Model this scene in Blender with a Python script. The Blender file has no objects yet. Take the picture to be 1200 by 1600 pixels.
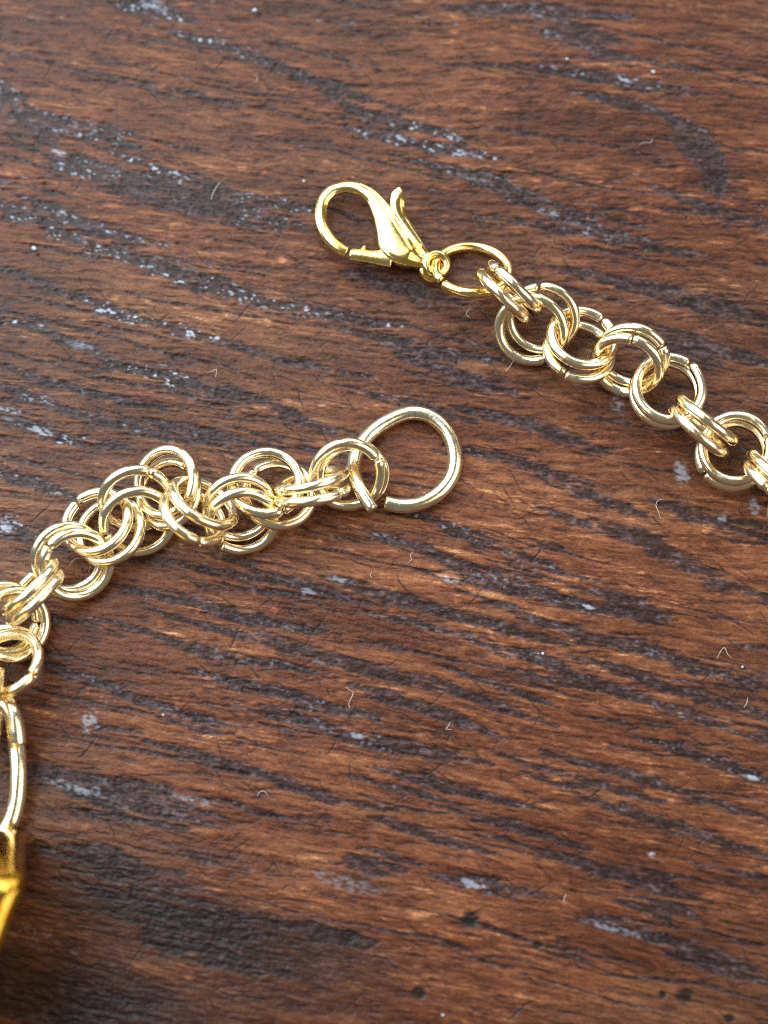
import bpy, math, random
import numpy as np
from mathutils import Vector, Matrix

# ------------------------------------------------------------------ camera, world, light, exposure
MM = 0.001
TILT = math.radians(12.0)
DIST = 150.0                      # mm from lens to the table at the picture centre
PX = 96.0 / 1600.0                # mm on the table per photograph pixel at the centre
scene = bpy.context.scene
col = scene.collection

cam_data = bpy.data.cameras.new('camera')
cam_data.sensor_fit = 'VERTICAL'
cam_data.sensor_height = 32.0
cam_data.sensor_width = 24.0
cam_data.lens = 32.0 / 2.0 / (48.0 / DIST)
cam_data.clip_start = 0.005
cam_data.clip_end = 20.0
cam_data.dof.use_dof = True
cam_data.dof.focus_distance = 0.1495
cam_data.dof.aperture_fstop = cam_data.lens / 4.5
cam = bpy.data.objects.new('camera', cam_data)
col.objects.link(cam)
cam.location = (0, -DIST * math.sin(TILT) * MM, DIST * math.cos(TILT) * MM)
cam.rotation_euler = (TILT, 0, 0)
scene.camera = cam

world = bpy.data.worlds.new('World')
scene.world = world
world.use_nodes = True
bg = world.node_tree.nodes['Background']
bg.inputs['Color'].default_value = (0.69, 0.62, 0.52, 1)
bg.inputs['Strength'].default_value = 0.25

def area(name, loc, target, sx, sy, power, color):
    d = bpy.data.lights.new(name, 'AREA')
    d.shape = 'RECTANGLE'; d.size = sx; d.size_y = sy
    d.energy = power; d.color = color
    o = bpy.data.objects.new(name, d); col.objects.link(o)
    o.location = loc
    o.rotation_euler = (Vector(target) - Vector(loc)).to_track_quat('-Z', 'Y').to_euler()
    return o
area('window_light', (-0.31, 0.23, 0.38), (0, 0.0, 0), 0.70, 0.66, 8.5, (0.82, 0.95, 1.0))
area('far_fill_light', (0.16, 0.52, 0.30), (0, 0, 0), 0.50, 0.36, 1.8, (0.92, 0.98, 1.0))  # added lamp for bright stripes in the metal, no window known there
area('room_light', (0.38, -0.08, 0.36), (0, 0, 0), 0.44, 0.46, 1.7, (1.0, 0.88, 0.72))

vs = scene.view_settings
vs.view_transform = 'Standard'; vs.look = 'None'; vs.gamma = 1.0
vs.exposure = 0.0
vs.use_curve_mapping = False
scene.cycles.use_denoising = False
scene.cycles.max_bounces = 8
scene.cycles.glossy_bounces = 6
scene.cycles.sample_clamp_indirect = 2.5
scene.cycles.filter_width = 1.1
scene.cycles.blur_glossy = 0.3

# ------------------------------------------------------------------ helpers
_c = np.array([0, -DIST * math.sin(TILT), DIST * math.cos(TILT)])
_X = np.array([1.0, 0, 0]); _Y = np.array([0, math.cos(TILT), math.sin(TILT)]); _Z = np.array([0, -math.sin(TILT), math.cos(TILT)])
def at(px, py, z=0.0):
    """point (mm) at height z above the table under a photograph pixel"""
    d = _X * ((px - 600) * PX) + _Y * ((800 - py) * PX) - _Z * DIST
    return _c + d * ((z - _c[2]) / d[2])

def tag(o, label=None, cat=None, group=None, kind=None):
    for k, v in (('label', label), ('category', cat), ('group', group), ('kind', kind)):
        if v: o[k] = v
    return o

def mesh_obj(name, verts, faces, mat, parent=None, smooth=True, scale=MM):
    me = bpy.data.meshes.new(name)
    me.from_pydata([tuple(float(c) * scale for c in v) for v in verts], [], faces)
    me.materials.append(mat)
    if smooth: me.polygons.foreach_set('use_smooth', [True] * len(me.polygons))
    me.update()
    o = bpy.data.objects.new(name, me); col.objects.link(o)
    if parent: o.parent = parent
    return o

def empty(name, loc=(0, 0, 0)):
    o = bpy.data.objects.new(name, None); col.objects.link(o)
    o.empty_display_size = 0.005
    return o

def catmull(P, n, closed=False):
    P = np.array(P, float); m = len(P); out = []
    segs = m if closed else m - 1
    for i in range(segs):
        if closed: p0, p1, p2, p3 = P[(i-1) % m], P[i], P[(i+1) % m], P[(i+2) % m]
        else: p0, p1, p2, p3 = P[max(i-1, 0)], P[i], P[i+1], P[min(i+2, m-1)]
        for k in range(n):
            t = k / n
            out.append(0.5 * ((2*p1) + (-p0+p2)*t + (2*p0-5*p1+4*p2-p3)*t*t + (-p0+3*p1-3*p2+p3)*t**3))
    if not closed: out.append(P[-1])
    return np.array(out)

def sweep(path, up, prof, cap=True):
    """sweep profile function prof(i, n)->list of (side, up) offsets along path; up is a reference direction"""
    V = []; F = []; n = len(path)
    up = np.array(up, float)
    for i in range(n):
        t = path[min(i+1, n-1)] - path[max(i-1, 0)]; t /= np.linalg.norm(t) + 1e-12
        s = np.cross(t, up); s /= np.linalg.norm(s) + 1e-12
        u = np.cross(s, t)
        pr = prof(i, n); k = len(pr)
        for a, b in pr: V.append(path[i] + s*a + u*b)
    for i in range(n-1):
        for j in range(k):
            a = i*k + j; b = i*k + (j+1) % k
            F.append((a, b, b+k, a+k))
    if cap:
        F.append(tuple(range(k-1, -1, -1))); F.append(tuple(range((n-1)*k, n*k)))
    return V, F

def join(parts):
    V = []; F = []
    for v, f in parts:
        o = len(V); V += list(v); F += [tuple(i + o for i in q) for q in f]
    return V, F

# ------------------------------------------------------------------ node shorthand
class NT:
    def __init__(s, mat):
        mat.use_nodes = True; s.t = mat.node_tree; s.n = s.t.nodes; s.l = s.t.links
        s.b = s.n['Principled BSDF']; s.out = s.n['Material Output']
    def put(s, sock, v):
        if isinstance(v, bpy.types.NodeSocket): s.l.new(v, sock)
        elif v is not None: sock.default_value = v
    def math(s, op, a, b=None, c=None, clamp=False):
        n = s.n.new('ShaderNodeMath'); n.operation = op; n.use_clamp = clamp
        for i, v in enumerate((a, b, c)): s.put(n.inputs[i], v)
        return n.outputs[0]
    def vmul(s, v, k):
        n = s.n.new('ShaderNodeVectorMath'); n.operation = 'MULTIPLY'; s.put(n.inputs[0], v); n.inputs[1].default_value = k
        return n.outputs[0]
    def vadd(s, v, w):
        n = s.n.new('ShaderNodeVectorMath'); n.operation = 'ADD'; s.put(n.inputs[0], v); s.put(n.inputs[1], w)
        return n.outputs[0]
    def noise(s, v, scale=1.0, detail=4.0, rough=0.55, dist=0.0, col=False):
        n = s.n.new('ShaderNodeTexNoise'); s.put(n.inputs['Vector'], v)
        n.inputs['Scale'].default_value = scale; n.inputs['Detail'].default_value = detail
        n.inputs['Roughness'].default_value = rough; n.inputs['Distortion'].default_value = dist
        return n.outputs['Color' if col else 'Fac']
    def sstep(s, v, a, b, lo=0.0, hi=1.0):
        n = s.n.new('ShaderNodeMapRange'); n.interpolation_type = 'SMOOTHSTEP'
        s.put(n.inputs[0], v); n.inputs[1].default_value = a; n.inputs[2].default_value = b
        n.inputs[3].default_value = lo; n.inputs[4].default_value = hi
        return n.outputs[0]
    def lin(s, v, a, b, lo=0.0, hi=1.0):
        n = s.n.new('ShaderNodeMapRange'); s.put(n.inputs[0], v)
        n.inputs[1].default_value = a; n.inputs[2].default_value = b; n.inputs[3].default_value = lo; n.inputs[4].default_value = hi
        return n.outputs[0]
    def ramp(s, v, stops):
        n = s.n.new('ShaderNodeValToRGB'); s.put(n.inputs[0], v); e = n.color_ramp.elements
        e[0].position = stops[0][0]; e[0].color = (*stops[0][1], 1)
        e[1].position = stops[-1][0]; e[1].color = (*stops[-1][1], 1)
        for p, c in stops[1:-1]:
            q = e.new(p); q.color = (*c, 1)
        return n.outputs[0]
    def mix(s, f, a, b, mode='MIX'):
        n = s.n.new('ShaderNodeMix'); n.data_type = 'RGBA'; n.blend_type = mode
        s.put(n.inputs[0], f)
        s.put(n.inputs[6], a if not isinstance(a, tuple) else (*a, 1)); s.put(n.inputs[7], b if not isinstance(b, tuple) else (*b, 1))
        return n.outputs[2]
    def attr(s, name, vec=False):
        n = s.n.new('ShaderNodeAttribute'); n.attribute_name = name
        return n.outputs['Vector' if vec else 'Fac']
    def objco(s):
        n = s.n.new('ShaderNodeTexCoord'); return n.outputs['Object']
    def bump(s, h, dist, strength=1.0, normal=None):
        n = s.n.new('ShaderNodeBump'); n.inputs['Strength'].default_value = strength; n.inputs['Distance'].default_value = dist
        s.put(n.inputs['Height'], h)
        if normal is not None: s.put(n.inputs['Normal'], normal)
        return n.outputs[0]

# ------------------------------------------------------------------ materials
def wood_material():
    m = bpy.data.materials.new('dark_stained_wood'); g = NT(m)
    P = g.attr('grain', True)                # mm: x along the fibres, y across
    tone = g.attr('tone'); bm = g.attr('band'); grit = g.attr('grit'); sm = g.attr('residue_glint'); cr = g.attr('crack'); kn = g.attr('knot_and_shade'); red = g.attr('stain')
    fine = g.noise(g.vmul(P, (3.2, 9.0, 1)), 1, 2, .6)
    t = g.math('MULTIPLY_ADD', g.math('SUBTRACT', fine, .5), .50, tone)
    base = g.ramp(t, [(0.0, (.015, .0044, .0025)), (.25, (.052, .0160, .0075)), (.46, (.118, .0425, .0195)), (.66, (.215, .091, .042)), (.84, (.40, .210, .110)), (1.0, (.66, .43, .28))])
    base = g.mix(red, base, g.mix(1.0, base, (1.08, .83, .68), 'MULTIPLY'))
    base = g.mix(cr, base, (.014, .005, .0035))
    bcol = g.ramp(g.math('MULTIPLY_ADD', g.math('SUBTRACT', fine, .5), .6, grit), [(0.0, (.005, .0030, .0037)), (.4, (.019, .0112, .0135)), (.7, (.048, .031, .037)), (1.0, (.13, .094, .106))])
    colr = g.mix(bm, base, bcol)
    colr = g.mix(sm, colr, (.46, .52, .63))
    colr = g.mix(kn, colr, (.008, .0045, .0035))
    g.put(g.b.inputs['Base Color'], colr)
    g.put(g.b.inputs['Roughness'], g.lin(t, .2, .8, .30, .42))
    g.b.inputs['Specular IOR Level'].default_value = .23
    g.put(g.b.inputs['Normal'], g.bump(fine, .00006, .8))
    return m

def gold_material(name, pale, deep, mixlo, mixhi, r0, r1, bump=.00003):
    m = bpy.data.materials.new(name); g = NT(m)
    co = g.objco()
    n1 = g.noise(co, 620, 3, .6)
    n2 = g.noise(co, 3200, 4, .65)
    n3 = g.noise(g.vmul(co, (1.0, 1.0, 1.0)), 9000, 3, .6)
    c = g.mix(g.sstep(n1, mixlo, mixhi), pale, deep)
    c = g.mix(g.sstep(n2, .60, .76, 0, .50), c, tuple(v * .55 for v in deep))
    g.put(g.b.inputs['Base Color'], c)
    g.b.inputs['Metallic'].default_value = 1.0
    g.put(g.b.inputs['Roughness'], g.lin(n2, .3, .7, r0, r1))
    h = g.math('MULTIPLY_ADD', n2, .8, g.math('MULTIPLY', n3, .25))
    g.put(g.b.inputs['Normal'], g.bump(h, bump, 1.0))
    return m

def plain_material(name, colr, rough=.6, sss=0.0, spec=.4):
    m = bpy.data.materials.new(name); g = NT(m)
    n = g.noise(g.objco(), 4000, 3, .6)
    g.put(g.b.inputs['Base Color'], g.mix(n, tuple(c * .7 for c in colr), tuple(min(1, c * 1.2) for c in colr)))
    g.b.inputs['Roughness'].default_value = rough
    g.b.inputs['Specular IOR Level'].default_value = spec
    return m

WOOD = wood_material()
PALE = gold_material('pale_gold_plate', (.98, .87, .64), (.96, .77, .46), .42, .70, .14, .25, .000007)
YELLOW = gold_material('yellow_gold_plate', (1.0, .79, .34), (.97, .64, .17), .40, .68, .10, .20, .000005)
BRASS = gold_material('champagne_gold_plate', (.94, .87, .68), (.90, .77, .48), .42, .68, .14, .24, .000014)
CHARM = gold_material('polished_yellow_gold', (.66, .40, .065), (.48, .25, .025), .36, .64, .13, .22, .000004)
LINT = plain_material('white_lint', (.55, .53, .52), .7)
DUST = plain_material('pale_grit', (.46, .50, .55), .45)
CHIP = plain_material('dark_grit', (.05, .028, .018), .5)

# ------------------------------------------------------------------ the table
BANDS = [  # (half width px, pale flecks 0-1, polyline in photograph pixels)
 (10, .9, [(200, 8), (240, 14), (285, 26)]),
 (8, .8, [(250, 42), (330, 66), (420, 95), (500, 130), (560, 150), (620, 168)]),
 (9, .9, [(520, 150), (600, 188), (650, 196), (705, 215)]),
 (7, .9, [(560, 205), (640, 222), (700, 232), (765, 244)]),
 (11, .7, [(640, 255), (720, 272), (800, 300), (860, 328), (930, 350), (1020, 378)]),
 (7, .6, [(830, 345), (900, 362), (1000, 378), (1080, 395)]),
 (24, .5, [(-20, 130), (20, 150), (50, 185), (90, 225)]),
 (11, .8, [(30, 165), (80, 190), (160, 208), (230, 225)]),
 (16, 1.0, [(60, 225), (130, 255), (220, 285), (300, 305), (380, 325), (490, 360)]),
 (9, 1.0, [(200, 248), (300, 278), (400, 312), (480, 328)]),
 (14, 1.0, [(-10, 300), (60, 330), (120, 360), (200, 382), (260, 392)]),
 (9, .9, [(100, 365), (180, 398), (260, 415), (335, 432)]),
 (9, .9, [(160, 380), (250, 424), (350, 450), (420, 474), (510, 492), (600, 505)]),
 (7, 1.0, [(-10, 415), (60, 440), (130, 465), (180, 490), (240, 505), (320, 526), (400, 552), (500, 577), (560, 585)]),
 (8, 1.0, [(-10, 498), (60, 515), (130, 545), (180, 565), (260, 585), (330, 606), (400, 622), (500, 665)]),
 (6, 1.0, [(-10, 565), (60, 590), (130, 610), (235, 634)]),
 (7, 1.0, [(-10, 600), (60, 622), (120, 645), (200, 668), (280, 690)]),
 (7, 1.0, [(-10, 648), (60, 670), (120, 690), (185, 700)]),
 (6, .4, [(250, 660), (330, 680), (415, 696)]),
 (8, .5, [(-10, 735), (60, 760), (110, 775)]),
 (9, 1.0, [(-10, 815), (20, 822), (50, 835)]),
 (10, .3, [(720, 12), (850, 18), (960, 24)]),
 (16, .4, [(830, 30), (890, 52), (940, 70), (990, 88)]),
 (8, .6, [(870, 108), (960, 126), (1040, 136), (1072, 142)]),
 (11, .5, [(900, 150), (1000, 165), (1080, 195), (1125, 225)]),
 (22, .2, [(1075, 215), (1115, 250), (1120, 300)]),
 (8, .3, [(1040, 300), (1120, 330), (1210, 352)]),
 (10, .3, [(560, 430), (640, 455), (700, 470)]),
 (9, .4, [(880, 420), (980, 440), (1100, 470), (1210, 500)]),
 (11, .2, [(1020, 520), (1110, 548), (1210, 580)]),
 (9, .3, [(640, 560), (720, 590), (790, 610)]),
 (8, .5, [(560, 520), (640, 545), (740, 560)]),
 (8, .4, [(730, 640), (830, 665), (930, 700)]),
 (8, .5, [(720, 700), (820, 725), (900, 750)]),
 (8, .4, [(880, 763), (940, 780), (985, 796)]),
 (9, .4, [(860, 798), (920, 820), (990, 836), (1050, 870), (1110, 900), (1170, 925), (1210, 938)]),
 (10, .3, [(1040, 788), (1100, 812), (1210, 842)]),
 (7, 1.0, [(640, 800), (700, 825), (750, 846), (800, 862), (855, 882)]),
 (9, .9, [(590, 836), (650, 855), (700, 880), (760, 905), (810, 916), (870, 935), (930, 950), (1000, 965)]),
 (6, .4, [(590, 962), (655, 976)]),
 (7, .7, [(660, 978), (720, 990), (780, 1014), (850, 1030), (900, 1055), (960, 1075), (1040, 1105), (1100, 1126), (1170, 1152)]),
 (6, .5, [(680, 954), (750, 970), (820, 990), (860, 1000)]),
 (8, .7, [(740, 930), (800, 950), (860, 975), (950, 1000), (1050, 1030), (1100, 1050), (1210, 1076)]),
 (11, .3, [(950, 930), (1000, 945), (1065, 966)]),
 (7, .5, [(900, 1030), (980, 1050), (1060, 1080), (1130, 1100), (1210, 1120)]),
 (6, .3, [(590, 1042), (680, 1066), (760, 1096), (845, 1127)]),
 (6, .3, [(590, 1084), (680, 1116), (765, 1147)]),
 (5, .4, [(720, 1050), (790, 1075), (850, 1096)]),
 (7, .6, [(310, 888), (430, 906), (470, 912), (555, 936)]),
 (8, .6, [(520, 905), (600, 930), (680, 948)]),
 (8, .3, [(215, 924), (300, 940), (380, 965), (505, 987)]),
 (8, .05, [(270, 962), (350, 985), (420, 1005), (500, 1022), (580, 1045), (640, 1060), (705, 1078)]),
 (6, .3, [(150, 968), (240, 990), (310, 1015), (380, 1030), (465, 1046)]),
 (8, .5, [(320, 1053), (400, 1075), (480, 1095), (565, 1117)]),
 (8, .6, [(430, 1108), (500, 1135), (580, 1160), (685, 1182)]),
 (6, .4, [(110, 1050), (200, 1085), (290, 1120), (365, 1133)]),
 (7, .05, [(230, 1157), (310, 1180), (380, 1200), (450, 1225), (520, 1250), (595, 1262)]),
 (7, .2, [(570, 1078), (640, 1100), (705, 1117)]),
 (13, .8, [(50, 1212), (120, 1225), (200, 1238), (280, 1250), (360, 1268)]),
 (12, .1, [(150, 1258), (240, 1272), (320, 1290)]),
 (6, .3, [(610, 1160), (690, 1180), (745, 1191)]),
 (6, .4, [(800, 1184), (880, 1210), (960, 1235), (1015, 1247)]),
 (6, .5, [(870, 1180), (960, 1205), (1050, 1230), (1120, 1255), (1210, 1282)]),
 (7, .8, [(840, 1214), (930, 1250), (1020, 1280), (1100, 1305), (1210, 1343)]),
 (7, .9, [(1020, 1160), (1100, 1185), (1210, 1222)]),
 (6, .3, [(600, 1204), (700, 1230), (805, 1256)]),
 (6, .6, [(700, 1264), (800, 1290), (900, 1320)]),
 (6, .3, [(600, 1284), (680, 1310), (755, 1331)]),
 (8, .1, [(860, 1334), (930, 1355), (1000, 1375), (1085, 1402)]),
 (8, .7, [(700, 1372), (780, 1386), (850, 1398)]),
 (10, .1, [(990, 1416), (1060, 1428)]),
 (9, .9, [(930, 1440), (1000, 1455), (1050, 1475)]),
 (11, .1, [(1060, 1482), (1150, 1510), (1210, 1527)]),
 (12, .2, [(590, 1342), (655, 1362)]),
 (22, .05, [(130, 1380), (250, 1412), (330, 1436), (430, 1456)]),
 (16, .05, [(240, 1468), (330, 1490), (420, 1508)]),
 (10, .1, [(430, 1440), (500, 1458), (560, 1470)]),
 (26, .05, [(-30, 1550), (80, 1572), (240, 1592)]),
 (12, .05, [(60, 1330), (150, 1345), (240, 1365)]),
]
KNOTS = [(735, 1437, 15), (655, 1550, 13), (1070, 1556, 17), (840, 1476, 10), (1035, 1555, 8), (545, 1465, 12), (1140, 1590, 10)]

SMEARS = [(140, 1128, 15, 20, .55), (92, 238, 14, 5, .8), (965, 622, 14, 30, .35), (1064, 738, 14, 24, .5), (1178, 790, 10, 18, .6), (738, 1382, 24, 8, .5), (1180, 1216, 22, 5, .8),
          (240, 8, 30, 12, .5), (975, 122, 10, 8, .8), (130, 540, 30, 8, .35), (8, 640, 30, 6, .8), (60, 672, 30, 7, .7), (12, 820, 15, 20, .95), (700, 905, 22, 5, .6), (915, 947, 22, 4, .8), (1020, 1335, 10, 5, .8),
          (120, 1232, 60, 8, .45), (300, 1250, 40, 8, .35), (1130, 810, 10, 6, .5), (530, 905, 24, 6, .5), (480, 925, 14, 8, .5), (540, 1380, 60, 14, .2), (560, 1150, 14, 5, .6), (735, 240, 30, 7, .4), (960, 1452, 40, 8, .35)]
DARKS = [(330, 1440, 300, 46, .7), (120, 1560, 300, 66, .75), (420, 1500, 220, 30, .7), (500, 1570, 160, 24, .4), (330, 1340, 160, 18, .45), (200, 1370, 160, 26, .6), (230, 1262, 120, 16, .6), (80, 1480, 160, 40, .6), (560, 1380, 90, 18, .5), (1120, 270, 40, 50, .5), (900, 60, 70, 26, .5), (40, 190, 60, 40, .5)]  # dark grain patches; the lower-left ones also paint in shade

PAINTED_SHADE = [(280, 1450, 340, 62, .72), (100, 1560, 340, 84, .76), (420, 1560, 200, 40, .45), (160, 1360, 180, 34, .45)]  # soft shade at the lower left, painted as dark wood

def vnoise(x, y, seed):
    tab = np.random.default_rng(seed).random((256, 256)).astype(np.float32)
    xi = np.floor(x).astype(np.int64); yi = np.floor(y).astype(np.int64)
    fx = (x - xi).astype(np.float32); fy = (y - yi).astype(np.float32)
    fx = fx * fx * (3 - 2 * fx); fy = fy * fy * (3 - 2 * fy)
    x0 = xi & 255; x1 = (xi + 1) & 255; y0 = yi & 255; y1 = (yi + 1) & 255
    return (tab[y0, x0] * (1 - fx) + tab[y0, x1] * fx) * (1 - fy) + (tab[y1, x0] * (1 - fx) + tab[y1, x1] * fx) * fy

def fbm(x, y, seed, oct=3, gain=.55):
    s = 0; a = 1; n = 0
    for o in range(oct):
        s = s + a * vnoise(x * 2.03 ** o + 17.3 * o, y * 2.03 ** o - 9.1 * o, seed + o); n += a; a *= gain
    return s / n

def sst(x, a, b):
    t = np.clip((x - a) / (b - a), 0, 1); return t * t * (3 - 2 * t)

def norm(x): return (x - x.mean()) / x.std()

def wood_fields(xs, ys, GX, GY):
    rng = np.random.default_rng(5)
    # fibre direction swings from almost level at the top to falling rightwards lower down
    al = np.radians(2.0 + 8.0 / (1 + np.exp((GY - 4) / 14.0)) + 3.0 / (1 + np.exp((GX + 8) / 10.0)))
    GV = GY + np.tan(al) * GX * .9 + .35 * np.sin(GX * .11 + GY * .05)
    be = math.radians(16)
    BU = GX * math.cos(be) - GY * math.sin(be); BV = GX * math.sin(be) + GY * math.cos(be)
    # wandering of the fibres
    U = GX + .9 * (fbm(GX * .25, GV * .6, 11, 2) - .5)
    V = GV + .65 * (fbm(GX * .16, GV * .50, 21, 3) - .5) + .17 * (fbm(GX * .8, GV * 1.4, 31, 2) - .5)
    f0 = norm(fbm(U * .05, V * .20, 40, 3))
    f1 = norm(fbm(U * .13, V * 1.0, 50, 3))
    f2 = norm(fbm(U * .36, V * 2.7, 60, 3, .7))
    f3 = norm(fbm(U * 1.3, V * 4.8, 70, 2, .8))
    act = sst(fbm(U * .09, V * .35, 78, 3), .36, .62)          # where the lacquer is rubbed and the fibres show
    dash = sst(norm(fbm(U * .30, V * 3.9, 75, 2, .75)), .85, 1.7) * (.25 + .75 * act)
    dash2 = sst(norm(fbm(U * 1.0, V * 5.0, 76, 1)), 1.1, 1.7) * act
    lack = sst(norm(fbm(U * .22, V * 3.6, 77, 2, .75)), .8, 1.8)
    warm = sst(.9 - np.hypot((GX - 12) / 48, (GY + 8) / 46) + .35 * (fbm(GX * .04, GV * .1, 210, 2) - .5), .0, .7)
    tone = .380 + .055 * warm + .045 * f0 + .044 * f1 + .042 * f2 + .042 * f3 + .17 * dash + .19 * dash2 - .11 * lack
    # ---- dark pore bands
    band = np.zeros_like(GX); fleck = np.zeros_like(GX); knot_and_shade = np.zeros_like(GX); scr = np.zeros_like(GX)
    def window(x0, x1, y0, y1):
        ix = np.where((xs >= x0) & (xs <= x1))[0]; iy = np.where((ys >= y0) & (ys <= y1))[0]
        if len(ix) < 2 or len(iy) < 2: return None
        return (slice(iy[0], iy[-1] + 1), slice(ix[0], ix[-1] + 1))
    def dist(pts, sl):
        px = GX[sl]; py = GY[sl]; best = np.full(px.shape, 1e9); cum = 0
        tot = np.linalg.norm(np.diff(pts, axis=0), axis=1).sum(); par = np.zeros(px.shape)
        for a, b in zip(pts[:-1], pts[1:]):
            d = b - a; L = np.hypot(*d); t = np.clip(((px - a[0]) * d[0] + (py - a[1]) * d[1]) / L**2, 0, 1)
            q = np.hypot(px - a[0] - t * d[0], py - a[1] - t * d[1])
            m = q < best; best[m] = q[m]; par[m] = (cum + t[m] * L) / tot; cum += L
        return best, par
    def stamp(hw, ck, pts):
        x0, y0 = pts.min(0) - hw * 3; x1, y1 = pts.max(0) + hw * 3
        sl = window(x0, x1, y0, y1)
        if sl is None: return
        best, par = dist(pts, sl)
        w = hw * (0.35 + 0.85 * np.sin(np.pi * np.clip(par, .03, .97)) ** .7)
        v = np.clip(1.05 - (best / w) * .55, 0, 1) * (0.66 + .34 * np.clip(np.sin(np.pi * par), 0, 1) ** .5)
        m = v > band[sl]
        fleck[sl] = np.where(m, ck, fleck[sl]); band[sl] = np.where(m, v, band[sl])
    def scratch(pts, w, k):
        sl = window(*(np.array([pts[:, 0].min() - .3, pts[:, 0].max() + .3, pts[:, 1].min() - .3, pts[:, 1].max() + .3])))
        if sl is None: return
        best, par = dist(pts, sl)
        scr[sl] = np.maximum(scr[sl], k * (1 - sst(best, w * .4, w * 1.3)) * np.sin(np.pi * np.clip(par, .02, .98)) ** .4)
    for hw, ck, pts in BANDS:
        P = catmull(np.array([at(x, y)[:2] for x, y in pts]), 3)
        P = np.vstack([P[:1] - (P[2:3] - P[:1]) / np.linalg.norm(P[2] - P[0]) * 1.6, P, P[-1:] + (P[-1:] - P[-3:-2]) / np.linalg.norm(P[-1] - P[-3]) * 1.6])
        if hw <= 10: stamp(hw * PX * 1.02, ck, P)
        else:                                      # a wide band is a sheaf of narrow ones
            k = int(round(hw / 4.0)); W = hw * PX
            for j in range(k):
                o = (j / (k - 1) - .5) * 2 * W * .85 + rng.normal(0, .1)
                c0, c1_ = sorted(rng.uniform(0, .3, 1).tolist() + [rng.uniform(.7, 1)])
                i0 = int(c0 * (len(P) - 1)); i1 = max(i0 + 2, int(c1_ * (len(P) - 1)) + 1)
                Q = P[i0:i1].copy(); Q[:, 1] += o; Q[:, 0] += rng.normal(0, 1.0)
                if len(Q) > 1: stamp(rng.uniform(.30, .55), ck * rng.uniform(.5, 1), Q)
    def more(n, far, keep_out, wid, ck):
        for i in range(n):
            x, y = rng.uniform(-far, far, 2)
            if keep_out and -40 < x < 38 and -52 < y < 56: continue
            L = rng.uniform(3, 20); a = math.radians(-rng.uniform(9, 17))
            t = np.linspace(-.5, .5, 6)
            P = np.stack([x + t * L * math.cos(a), y + t * L * math.sin(a) + rng.normal(0, .15, 6)], 1)
            stamp(rng.uniform(*wid), rng.uniform(0, ck), P)
    more(420, 130, True, (.3, .8), .8)             # the same grain goes on outside the photographed patch
    more(420, 60, False, (.07, .17), .15)           # short fine pores between the bands
    # hair-thin cracks in the old lacquer: falling steeply to the right, a few rising, a few along the grain
    for i in range(1500):
        x, y = rng.uniform(-42, 42), rng.uniform(-55, 60)
        kind = rng.random()
        a = math.radians(rng.normal(-42, 12) if kind < .55 else rng.normal(38, 14) if kind < .72 else rng.normal(-9, 5))
        L = rng.uniform(.6, 3.2) * (1.4 if kind >= .72 else 1)
        t = np.linspace(-.5, .5, 4)
        P = np.stack([x + t * L * math.cos(a) + rng.normal(0, .06, 4), y + t * L * math.sin(a) + rng.normal(0, .08, 4)], 1)
        scratch(P, rng.uniform(.05, .10), rng.uniform(.55, 1.0))
    crack = scr * (1 - .3 * dash)
    e1 = fbm(BU * .22, BV * 1.6, 120, 4, .62) - .5
    e2 = f2 * .16 + f3 * .10
    auto = fbm(BU * .06, BV * .8, 130, 3)
    b = band + .55 * e1 - .9 * e2 - .14 * dash + .16 * sst(auto, .55, .78) - .06
    bm = np.maximum(sst(b, .22, .58), .42 * sst(b, -.02, .36))
    g1 = norm(fbm(BU * 1.1, BV * 3.4, 140, 2, .8)); g2 = norm(fbm(BU * 3.4, BV * 4.6, 150, 1))
    gritv = np.clip(.40 + .17 * g1 + .12 * g2 + .05 * f2, 0, 1)
    # ---- pale dried residue and painted window glints in the pores, and rubbed scuffs
    s1 = norm(fbm(BU * 1.5, BV * 3.6, 160, 2, .9)); s2 = fbm(BU * .16, BV * .45, 170, 3)
    s4 = norm(fbm(BU * 3.0, BV * 6.0, 175, 1))
    topleft = sst(.6 * GY - .8 * GX, -24, 26)  # glints painted stronger toward the window side
    res = .72 * sst(s1 * .75 + s4 * .7, .95, 2.2) * sst(b, .22, .5) * fleck * sst(s2 + .16 * (fleck - .6), .45, .62) * 1.1 * (.25 + .75 * topleft)
    s3 = norm(fbm(U * .9, V * 5.2, 180, 2, .9))
    res = np.maximum(res, .4 * sst(s3, 2.3, 3.0) * act * (.2 + .8 * topleft))
    for x, y, rx, ry, k in SMEARS:
        c = at(x, y); d = np.exp(-(((GX - c[0]) / (rx * PX))**2 + ((GY - c[1] + .25 * (GX - c[0])) / (ry * PX))**2))
        res = np.maximum(res, .7 * k * sst(d * (1 + .35 * s1 + .25 * s4), .35, 1.1))
    res = np.clip(res, 0, .9)
    for x, y, rx, ry, k in DARKS:  # dark grain and painted shade both go into the band mask
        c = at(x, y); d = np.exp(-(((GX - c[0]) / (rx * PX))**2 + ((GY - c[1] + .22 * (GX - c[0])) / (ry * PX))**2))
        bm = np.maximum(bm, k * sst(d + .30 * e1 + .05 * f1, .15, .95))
    for x, y, r in KNOTS:
        c = at(x, y); knot_and_shade = np.maximum(knot_and_shade, np.exp(-((GX - c[0])**2 + ((GY - c[1]) * 1.25)**2) / (r * PX)**2 * .9))
    kn = sst(knot_and_shade + e1 * .9 - .04 * f2, .30, .75) * .9
    # shade over the lower left, painted into the wood colour
    for x, y, rx, ry, k in PAINTED_SHADE:
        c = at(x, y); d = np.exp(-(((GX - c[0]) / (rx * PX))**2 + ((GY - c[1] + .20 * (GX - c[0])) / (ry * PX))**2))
        kn = np.maximum(kn, k * sst(d + .5 * e1 + .08 * f1, .0, 1.25))
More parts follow.
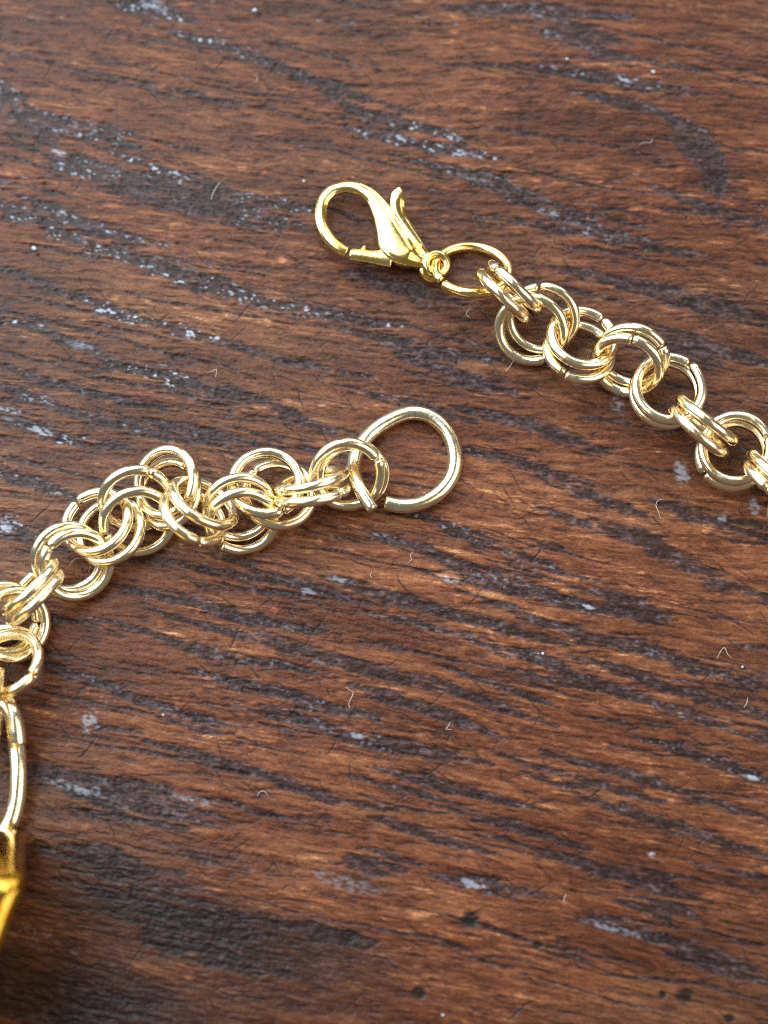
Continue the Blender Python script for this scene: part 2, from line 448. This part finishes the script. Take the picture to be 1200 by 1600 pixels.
    stain = .65 * sst(fbm(GX * .035, GY * .06, 200, 2) + .10 * warm, .38, .66)
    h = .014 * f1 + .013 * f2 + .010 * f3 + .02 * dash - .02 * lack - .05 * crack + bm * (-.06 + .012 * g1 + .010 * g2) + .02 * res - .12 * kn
    return dict(GV=GV, h=h, tone=tone, band=bm * .86, grit=gritv, residue_glint=res, crack=crack, knot_and_shade=kn, stain=stain)

def build_table():
    def axis(lo, hi, step, far):
        a = list(np.arange(lo, hi + 1e-6, step)); s = step
        while a[-1] < far: s *= 1.07; a.append(a[-1] + s)
        s = step; left = []
        x = lo
        while x > -far: s *= 1.07; x -= s; left.append(x)
        return np.array(left[::-1] + a)
    xs = axis(-40.5, 40.5, .092, 240); ys = axis(-53, 59, .092, 240)
    GX, GY = np.meshgrid(xs, ys)
    nx, ny = len(xs), len(ys)
    W = wood_fields(xs, ys, GX, GY)
    GV = W['GV']; Zs = W['h'] - .06
    co = np.stack([GX, GY, Zs], -1).reshape(-1, 3) * MM
    idx = np.arange(nx * ny).reshape(ny, nx)
    quads = np.stack([idx[:-1, :-1], idx[:-1, 1:], idx[1:, 1:], idx[1:, :-1]], -1).reshape(-1, 4)
    me = bpy.data.meshes.new('table_top')
    me.vertices.add(len(co)); me.vertices.foreach_set('co', co.ravel())
    me.loops.add(quads.size); me.loops.foreach_set('vertex_index', quads.ravel().astype(np.int32))
    me.polygons.add(len(quads)); me.polygons.foreach_set('loop_start', np.arange(0, quads.size, 4, dtype=np.int32))
    me.polygons.foreach_set('loop_total', np.full(len(quads), 4, np.int32))
    me.polygons.foreach_set('use_smooth', np.ones(len(quads), bool))
    for nm in ('tone', 'band', 'grit', 'residue_glint', 'crack', 'knot_and_shade', 'stain'):
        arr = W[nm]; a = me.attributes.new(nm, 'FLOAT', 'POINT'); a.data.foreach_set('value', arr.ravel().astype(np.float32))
    a = me.attributes.new('grain', 'FLOAT_VECTOR', 'POINT')
    a.data.foreach_set('vector', np.stack([GX, GV, np.zeros_like(GX)], -1).ravel().astype(np.float32))
    me.update()
    me.materials.append(WOOD)
    o = bpy.data.objects.new('table_top', me); col.objects.link(o)
    tag(o, 'dark reddish brown stained wood table top with worn open grain', None, None, 'structure')
build_table()

# ------------------------------------------------------------------ wire rings of the chain: centre (mm), plane normal, radius, wire radius
RINGS_CLASP = [
    ('Y', 5.027, 23.882, 1.75, 0.1853, -0.3538, 0.9168, 1.05, 0.36),
    ('O', 8.434, 23.29, 1.862, 0.0381, 0.4388, 0.8978, 3.5, 0.46),
    ('A1', 12.339, 20.935, 3.411, 0.6919, 0.676, 0.2537, 3.06, 0.48),
    ('A2', 11.304, 20.123, 3.34, 0.6852, 0.6439, 0.3405, 3.06, 0.48),
    ('B1', 15.029, 18.288, 2.134, -0.1958, -0.4936, 0.8474, 3.06, 0.48),
    ('B2', 13.911, 17.137, 2.312, -0.2225, -0.5143, 0.8282, 3.06, 0.48),
    ('C1', 18.709, 16.196, 2.746, 0.1603, 0.2835, 0.9455, 3.06, 0.48),
    ('C2', 18.431, 15.006, 2.126, 0.156, 0.2679, 0.9507, 3.06, 0.48),
    ('D1', 23.312, 14.388, 2.88, -0.3332, -0.727, 0.6004, 3.06, 0.48),
    ('D2', 22.761, 13.381, 2.947, -0.3435, -0.7404, 0.5778, 3.06, 0.48),
    ('E1', 26.662, 11.196, 2.849, -0.0214, 0.045, 0.9988, 3.06, 0.48),
    ('E2', 26.504, 11.02, 1.877, -0.0224, 0.0492, 0.9985, 3.06, 0.48),
    ('F1', 29.957, 8.055, 3.314, 0.6023, 0.7196, 0.3457, 3.06, 0.48),
    ('F2', 29.215, 6.986, 3.209, 0.6181, 0.6635, 0.4216, 3.06, 0.48),
    ('G1', 32.652, 5.488, 2.744, -0.1281, -0.0497, 0.9905, 3.06, 0.48),
    ('G2', 32.581, 5.163, 1.747, -0.1293, -0.0422, 0.9907, 3.06, 0.48),
    ('H1', 36.085, 2.48, 3.313, 0.6831, 0.6542, 0.3247, 3.06, 0.48),
    ('H2', 35.462, 1.526, 3.306, 0.6774, 0.6443, 0.355, 3.06, 0.48),
    ('HA', 39.25, -0.374, 2.197, 0.0673, -0.1606, 0.9847, 3.06, 0.48),
    ('HB', 39.063, -0.582, 1.147, 0.0675, -0.1893, 0.9796, 3.06, 0.48),
]

RINGS_END = [
    ('Z', 1.919, 4.544, 1.238, 0, -0.2079, 0.9781, 3, 0.72),
    ('J1', -3.375, 2.809, 3.346, 0.088, -0.569, 0.8176, 3.06, 0.48),
    ('J2', -2.951, 2.94, 2.209, 0.1013, -0.5782, 0.8096, 3.06, 0.48),
    ('I1', -6.621, 2.241, 3.51, -0.2344, 0.8861, 0.3998, 3.06, 0.48),
    ('I2', -6.579, 0.932, 3.389, -0.1481, 0.9013, 0.4072, 3.06, 0.48),
    ('K1', -10.824, 2.058, 3.182, 0.0991, 0.131, 0.9864, 3.06, 0.48),
    ('K2', -9.722, 1.24, 2.204, 0.1223, 0.1194, 0.9853, 3.06, 0.48),
    ('L1', -13.372, -0.117, 2.459, 0.1935, -0.6254, 0.7559, 3.06, 0.48),
    ('L2', -13.064, -1.446, 2.519, 0.2004, -0.6455, 0.737, 3.06, 0.48),
    ('M1', -16.46, 0.088, 3.718, 0.5056, 0.6266, 0.5931, 3.06, 0.48),
    ('M2', -17.358, -1.184, 3.666, 0.5377, 0.5252, 0.6596, 3.06, 0.48),
    ('N1', -20.071, 2.09, 3.354, -0.4677, -0.0746, 0.8807, 3.06, 0.48),
    ('N2', -19.956, 1.229, 2.262, -0.4324, 0.0225, 0.9014, 3.06, 0.48),
    ('P1', -22.833, 0.654, 2.543, 0.1538, -0.6618, 0.7338, 3.06, 0.48),
    ('P2', -22.713, -1.391, 2.222, 0.1707, -0.5555, 0.8138, 3.06, 0.48),
    ('Q1', -26.46, -1.439, 2.449, -0.2575, 0.2359, 0.937, 3.06, 0.48),
    ('Q2', -25.276, -2.224, 1.92, -0.2568, 0.2328, 0.938, 3.06, 0.48),
    ('R1', -28.937, -4.797, 2.178, 0.3328, -0.4597, 0.8234, 3.06, 0.48),
    ('R2', -28.109, -5.492, 2.606, 0.3508, -0.47, 0.81, 3.06, 0.48),
    ('S1', -32.092, -7.568, 3.555, -0.6507, 0.6431, 0.4037, 3.06, 0.48),
    ('S2', -31.596, -8.449, 3.235, -0.6574, 0.6317, 0.4109, 3.06, 0.48),
    ('T1', -33.519, -11.017, 2.677, 0.6108, -0.2024, 0.7655, 3.06, 0.48),
    ('T2', -34.541, -10.416, 2.346, 0.5768, -0.1619, 0.8007, 3.06, 0.48),
    ('U1', -33.853, -14.631, 3.282, -0.2655, 0.4059, 0.8745, 3.06, 0.48),
    ('U2', -34.404, -14.193, 1.51, -0.1499, 0.1249, 0.9808, 3.06, 0.48),
    ('V1', -34.49, -18.501, 3.495, -0.9866, 0.0464, 0.1564, 3.06, 0.48),
    ('V2', -35.509, -18.161, 3.428, -0.9884, 0.0704, 0.1345, 3.06, 0.48),
    ('W', -35.832, -23.47, 1.844, 0, -0.2079, 0.9781, 3, 0.8),
]


JOINT = {'E1': (1084, 562, .20), 'J1': (603, 702, .18), 'Q1': (122, 786, .10), 'L2': (352, 856, .14), 'G2': (1096, 742, .10), 'B1': (846, 446, .06), 'O': (696, 452, .04), 'N1': (308, 790, .12), 'H1': (1190, 735, .08), 'S2': (22, 968, .06)}
def wire_ring(parent, spec, mat, seed, name='link_ring', squash=1.0):
    n, cx, cy, cz, ax, ay, az, R, w = spec
    rg = random.Random(seed)
    N = np.array([ax, ay, az]); N /= np.linalg.norm(N)
    a = np.cross([0, 0, 1.0], N); a /= np.linalg.norm(a) + 1e-9; b = np.cross(N, a)
    g0 = rg.uniform(0, 2 * math.pi); gap = rg.uniform(.02, .07); off = rg.uniform(.02, .10) * rg.choice((-1, 1)); rad = rg.uniform(-.02, .08)
    w = w * rg.uniform(1.0, 1.08)
    if n in JOINT:
        jx, jy, rad = JOINT[n]; v = at(jx, jy, cz) - np.array([cx, cy, cz])
        g0 = math.atan2(float(v @ b), float(v @ a)); gap = .09
    segs, k = 120, 16
    ph = [rg.uniform(0, 6.28) for _ in range(6)]
    path = []
    for i in range(segs + 1):
        t = i / segs; th = g0 + gap / 2 + (2 * math.pi - gap) * t
        r = R + .035 * math.sin(2 * th + ph[0]) + .012 * math.sin(3 * th + ph[1]) + rad * max(0, (t - .90) / .10) ** 2
        d = off * ((max(0, (t - .8) / .2)) ** 2 - (max(0, (.2 - t) / .2)) ** 2)
        path.append((a * math.cos(th) + b * math.sin(th) * squash) * r + N * d)
    path = np.array(path)
    def prof(i, nn):
        t = i / segs
        ww = w * (1 + .015 * math.sin(7 * t * 6.28 + ph[2]) + .006 * math.sin(17 * t * 6.28 + ph[3]))
        e = min(t, 1 - t) * segs
        if e < 1: ww *= .80
        return [(ww * math.cos(q * 2 * math.pi / k), ww * math.sin(q * 2 * math.pi / k) * (1 + .008 * math.sin(9 * t * 6.28 + ph[4]))) for q in range(k)]
    V, F = sweep(path, N, prof)
    o = mesh_obj(name, V, F, mat, parent)
    o.location = (cx * MM, cy * MM, cz * MM)
    return o

def tube(points, w, up, n=8, k=14, mat=None, name='wire', parent=None, wfun=None):
    path = catmull(points, n)
    m = len(path)
    def prof(i, nn):
        t = i / (m - 1); ww = w * (wfun(t) if wfun else 1)
        if i == 0 or i == m - 1: ww *= .82
        return [(ww * math.cos(q * 2 * math.pi / k), ww * math.sin(q * 2 * math.pi / k)) for q in range(k)]
    V, F = sweep(path, up, prof)
    return mesh_obj(name, V, F, mat, parent)

# ---- chain with the clasp
chain_a = empty('chain')
tag(chain_a, 'gold chain of doubled wire rings ending in a lobster clasp', 'chain')
for i, s in enumerate(RINGS_CLASP):
    if s[0] == 'Y': continue
    wire_ring(chain_a, s, YELLOW if s[0] == 'O' else PALE, 100 + i, 'connector_ring' if s[0] == 'O' else 'link_ring', .92 if s[0] == 'O' else 1.0)

def clasp(parent):
    def body_prof(wid, hei):
        def prof(i, n):
            w = wid[i]; h = hei[i]; pr = []
            K = 28
            for q in range(K):
                a = q * 2 * math.pi / K; c, s = math.cos(a), math.sin(a)
                x = w * math.copysign(abs(c) ** .8, c); z = h * math.copysign(abs(s) ** .75, s)
                if s > .35:                      # shallow step along the rim
                    edge = abs(c)
                    if .52 < edge < .80: z -= .10 * h
                pr.append((x, z))
            return pr
        return prof
    pts = [(542, 394, 8), (530, 388, 9), (516, 375, 9.5), (505, 355, 9.5), (501, 334, 9.5), (506, 312, 9.6), (521, 297, 9.8), (543, 292, 10),
           (565, 297, 10.5), (583, 311, 12), (596, 332, 15.5), (607, 357, 21), (618, 381, 28), (632, 397, 23), (648, 405, 15), (661, 409, 11), (671, 411, 9)]
    zc = 1.55
    P = np.array([[*at(x, y, zc), w * PX] for x, y, w in pts])
    C = catmull(P, 7)
    # rise and thickness of the body
    hs = [.42 + .50 * max(0, min(1, (c[3] - .48) / .7)) for c in C]
    path = C[:, :3].copy()
    for i, c in enumerate(path): c[2] = 1.45 + .25 * (hs[i] - .42)
    V, F = sweep(path, (0, 0, 1), body_prof([c[3] for c in C], hs))
    rim = np.array([[*at(x, y, 1.75), w * PX] for x, y, w in [(562, 290, 3), (578, 298, 5), (592, 310, 5.5), (606, 326, 5.5), (622, 347, 5.5), (637, 367, 5.5), (651, 385, 5.5), (664, 400, 5), (670, 407, 4)]])
    R = catmull(rim, 5)
    rp = sweep(R[:, :3], (0, 0, 1), lambda i, n: [(R[i][3] * math.cos(q * math.pi / 6), .42 * math.sin(q * math.pi / 6)) for q in range(12)])
    body = mesh_obj('lobster_clasp', *join([(V, F), rp]), YELLOW, parent)
    # gate (spring tongue) closing against the hook tip
    g = np.array([[*at(x, y, 1.5), w * PX] for x, y, w in [(547, 398, 9.5), (558, 399, 10.2), (574, 401, 10.4), (592, 403, 12.5), (612, 405, 14)]])
    C = catmull(g, 6)
    V1 = sweep(C[:, :3], (0, 0, 1), body_prof([c[3] * (.8 if i in (0,) else 1) for i, c in enumerate(C)], [.46] * len(C)))
    n = np.array([[*at(x, y, 1.55), w * PX] for x, y, w in [(565, 397, 4.5), (567, 391, 4.2), (570, 386, 2.6)]])
    C2 = catmull(n, 4)
    V2 = sweep(C2[:, :3], (0, 0, 1), body_prof([c[3] for c in C2], [.30] * len(C2)))
    mesh_obj('gate', *join([V1, V2]), YELLOW, body)
    # thumb lever
    l = np.array([[*at(x, y, z), w * PX] for x, y, z, w in [(623, 297, 2.1, 5), (622, 302, 2.2, 10.0), (621, 313, 2.2, 11.5), (622, 326, 2.05, 11), (627, 340, 1.9, 9.6), (637, 355, 1.8, 8.6), (648, 371, 1.7, 7.4), (660, 387, 1.6, 5.6), (668, 397, 1.5, 3.5)]])
    C = catmull(l, 6)
    V, F = sweep(C[:, :3], (0, 0, 1), body_prof([c[3] for c in C], [.40] * len(C)))
    mesh_obj('lever', V, F, YELLOW, body)
    c = at(657, 384, 2.02); V = []; F = []
    for z, r in ((-.30, .20), (.02, .20), (.07, .15), (.08, .02)):
        V += [c + np.array([r * math.cos(q * math.pi / 8), r * math.sin(q * math.pi / 8), z]) for q in range(16)]
    for i in range(3): F += [(i*16+j, i*16+(j+1) % 16, (i+1)*16+(j+1) % 16, (i+1)*16+j) for j in range(16)]
    mesh_obj('pivot_pin', V, F, YELLOW, body)
    # swivel eye: a thick ring with a collar under it
    def torus(cx, cy, z, R, w, hgt, tilt=(0, 0, 1)):
        c = at(cx, cy, z); N = np.array(tilt, float); N /= np.linalg.norm(N)
        a = np.cross([0, 1.0, 0], N); a /= np.linalg.norm(a); b = np.cross(N, a)
        V = []; F = []; S, K = 48, 12
        for i in range(S):
            t = i * 2 * math.pi / S; d = a * math.cos(t) + b * math.sin(t)
            for j in range(K):
                q = j * 2 * math.pi / K; V.append(c + d * (R + w * math.cos(q)) + N * hgt * math.sin(q))
        for i in range(S):
            for j in range(K): F.append((i*K+j, ((i+1) % S)*K+j, ((i+1) % S)*K+(j+1) % K, i*K+(j+1) % K))
        return V, F
    V, F = join([torus(682, 413, 1.75, 17.0 * PX, 6.3 * PX, .38, (.16, -.13, 1)), torus(676, 421, 1.0, 16.5 * PX, 6.0 * PX, .36, (.16, -.13, 1))])
    mesh_obj('swivel_eye', V, F, YELLOW, body)
clasp(chain_a)

# ---- chain with the large open end ring
chain_b = empty('chain')
tag(chain_b, 'gold chain of doubled wire rings ending in a large plain open ring', 'chain')
for i, s in enumerate(RINGS_END):
    if s[0] in 'WZ': continue
    wire_ring(chain_b, s, PALE, 200 + i)
end_pts = [(601,785,.85),(625,790,.80),(655,787,.78),(685,771,.78),(706,744,.78),(711,710,.78),(699,675,.78),(672,651,.78),(641,645,.78),(610,656,.78),(582,675,.9),(560,702,1.5),(553,732,2.4),(562,764,3.2),(583,797,3.4)]
tube([at(x, y, z) for x, y, z in end_pts], .72, (0, 0, 1), 8, 18, BRASS, 'end_ring', chain_b, lambda t: 1.0 if t < .8 else 1.0 - .22 * (t - .8) / .2)
w_pts = [at(x, y, z) for x, y, z in [(22,1130,1.1),(27,1170,1.4),(29,1215,1.6),(24,1262,1.4),(8,1298,1.2),(-30,1320,1.0),(-75,1310,.9),(-105,1270,.9),(-115,1215,1.0),(-105,1160,1.2),(-75,1115,1.7),(-35,1092,2.4),(0,1094,3.2),(18,1112,3.7),(25,1138,3.7),(28,1163,3.4)]]
tube(w_pts, .80, (0, 0, 1), 8, 18, BRASS, 'charm_ring', chain_b)

# ---- the charm that lies beside the lower edge of the photograph
def charm():
    # thick polished plate with a sloping shoulder, lying beside the chain
    import bmesh
    top = [at(x, y, z) for x, y, z in [(50, 1370, 14.5), (-90, 1384, 15.5), (-340, 1400, 21.0), (-380, 1950, 21.0), (-150, 1900, 17.0)]]  # unseen far side raised to shade the lower left of the table
    mid = [at(x, y, 5.5) for x, y in [(48, 1296), (-80, 1298), (-310, 1330), (-320, 1760), (-100, 1720)]]
    low = [p * np.array([1, 1, 0]) + np.array([0, 0, .02]) for p in mid]
    bm = bmesh.new(); L = []
    for ring in (low, mid, top): L.append([bm.verts.new([c * MM for c in p]) for p in ring])
    k = 5
    bm.faces.new(L[0][::-1]); bm.faces.new(L[2])
    for a, b in ((0, 1), (1, 2)):
        for j in range(k): bm.faces.new((L[a][j], L[a][(j+1) % k], L[b][(j+1) % k], L[b][j]))
    bmesh.ops.recalc_face_normals(bm, faces=bm.faces)
    bmesh.ops.bevel(bm, geom=list(bm.edges), offset=.0016, segments=6, affect='EDGES', profile=.5)
    me = bpy.data.meshes.new('gold_charm'); bm.to_mesh(me); bm.free()
    me.materials.append(CHARM)
    me.polygons.foreach_set('use_smooth', [True] * len(me.polygons))
    o = bpy.data.objects.new('gold_charm', me); col.objects.link(o)
    tag(o, 'thick polished yellow gold charm blurred at the lower left edge', 'charm')
charm()

# ------------------------------------------------------------------ lint and grit lying on the table
FIBRES = [
 ('short curled white lint fibre near the top left edge of the table', [(399, 117), (402, 121), (402, 126), (397, 128)]),
 ('thin straight pale hair left of the clasp hook, high on the wood', [(344, 284), (337, 294), (332, 304), (330, 312)]),
 ('S shaped white lint fibre low in the middle of the table', [(541, 1074), (546, 1078), (552, 1083), (548, 1092), (545, 1100), (547, 1107)]),
 ('small arched white fibre below the middle left of the table', [(402, 1245), (405, 1238), (411, 1236), (416, 1239), (419, 1244)]),
 ('hooked white lint fibre on the wood below the right end of the clasp chain', [(1036, 780), (1028, 782), (1025, 790), (1029, 800), (1032, 811)]),
 ('small twisted white fibre just below the large open end ring', [(645, 862), (641, 868), (643, 874), (637, 880)]),
 ('bent white fibre like a caret near the right edge', [(1120, 1030), (1126, 1018), (1132, 1012), (1137, 1022), (1143, 1028)]),
 ('short white fibre near the right edge below the bent one', [(1168, 1090), (1167, 1098), (1162, 1106)]),
 ('forked white lint scrap in the lower middle right', [(703, 1128), (701, 1134), (697, 1139), (706, 1140)]),
 ('tiny bent white lint left of the end ring, above the chain', [(324, 582), (332, 580), (338, 577), (337, 590)]),
 ('tiny curled fibre on the wood under the connector ring', [(736, 481), (730, 487), (729, 492), (734, 496)]),
 ('small white upright fibre near the bottom right of the table', [(885, 1397), (882, 1403), (881, 1409)]),
 ('fine pale hair looped inside the leftmost flat chain rings', [(108, 884), (116, 874), (128, 872), (138, 877), (141, 886), (138, 893)]),
 ('white fibre stuck to the wood under the doubled rings near the clasp', [(808, 560), (801, 566), (796, 574), (790, 580)]),
 ('straight white scratchlike fibre in the upper right of the table', [(998, 226), (1008, 222), (1016, 223), (1020, 217)]),
 ('short comma shaped fibre right of the lower chain curve', [(581, 893), (579, 899), (582, 904)]),
]
for lab, pts in FIBRES:
    P = [at(x, y, .12 + .10 * (i % 2)) for i, (x, y) in enumerate(pts)]
    path = catmull(P, 5)
    base = path.mean(0); base[2] = 0
    V, F = sweep(path - base, (0, 0, 1), lambda i, n: [((.028 - .014 * abs(2 * i / n - 1)) * math.cos(q * math.pi / 3), (.028 - .014 * abs(2 * i / n - 1)) * math.sin(q * math.pi / 3)) for q in range(6)])
    o = mesh_obj('lint_fibre', V, F, LINT)
    o.location = base * MM
    tag(o, lab, 'fibre', 'lint fibres on the table')
SPECKS = [
 (848, 1021, 3.6, DUST, 'round pale blue speck of grit in the centre right of the table'),
 (475, 283, 3.6, DUST, 'round white speck of grit above left of the clasp hook'),
 (1021, 112, 4.4, DUST, 'diamond shaped white crumb at the upper right'),
 (886, 92, 3.4, DUST, 'small white crumb near the top, right of centre'),
 (398, 16, 5.0, DUST, 'pale crumb at the very top edge of the table'),
 (53, 388, 5.0, DUST, 'pale flake beside a dark bit near the left edge'),
 (58, 396, 4.4, CHIP, 'dark bit beside a pale flake near the left edge'),
 (405, 19, 4.0, CHIP, 'dark crumb touching the pale one at the top edge'),
 (255, 1117, 3.2, DUST, 'small yellowish white speck below the left chain'),
 (692, 1586, 3.2, DUST, 'white speck at the bottom edge of the table'),
 (1160, 1042, 3.4, DUST, 'white speck beside the bent fibre near the right edge'),
]
rs = random.Random(3)
for x, y, r, mat, lab in SPECKS:
    V = []; F = []
    rr = r * PX * .82 * rs.uniform(.75, 1.1)
    K, S = 6, 9
    for i in range(K + 1):
        a = math.pi * i / K
        for j in range(S):
            b = 2 * math.pi * j / S; q = rr * rs.uniform(.75, 1.15)
            V.append((q * math.sin(a) * math.cos(b), q * .9 * math.sin(a) * math.sin(b), q * .55 * math.cos(a)))
    for i in range(K):
        for j in range(S): F.append((i*S+j, (i+1)*S+j, (i+1)*S+(j+1) % S, i*S+(j+1) % S))
    o = mesh_obj('grit_speck', V, F, mat, None, False)
    p = at(x, y, rr * .35); o.location = p * MM
    tag(o, lab, 'speck', 'grit specks on the table')
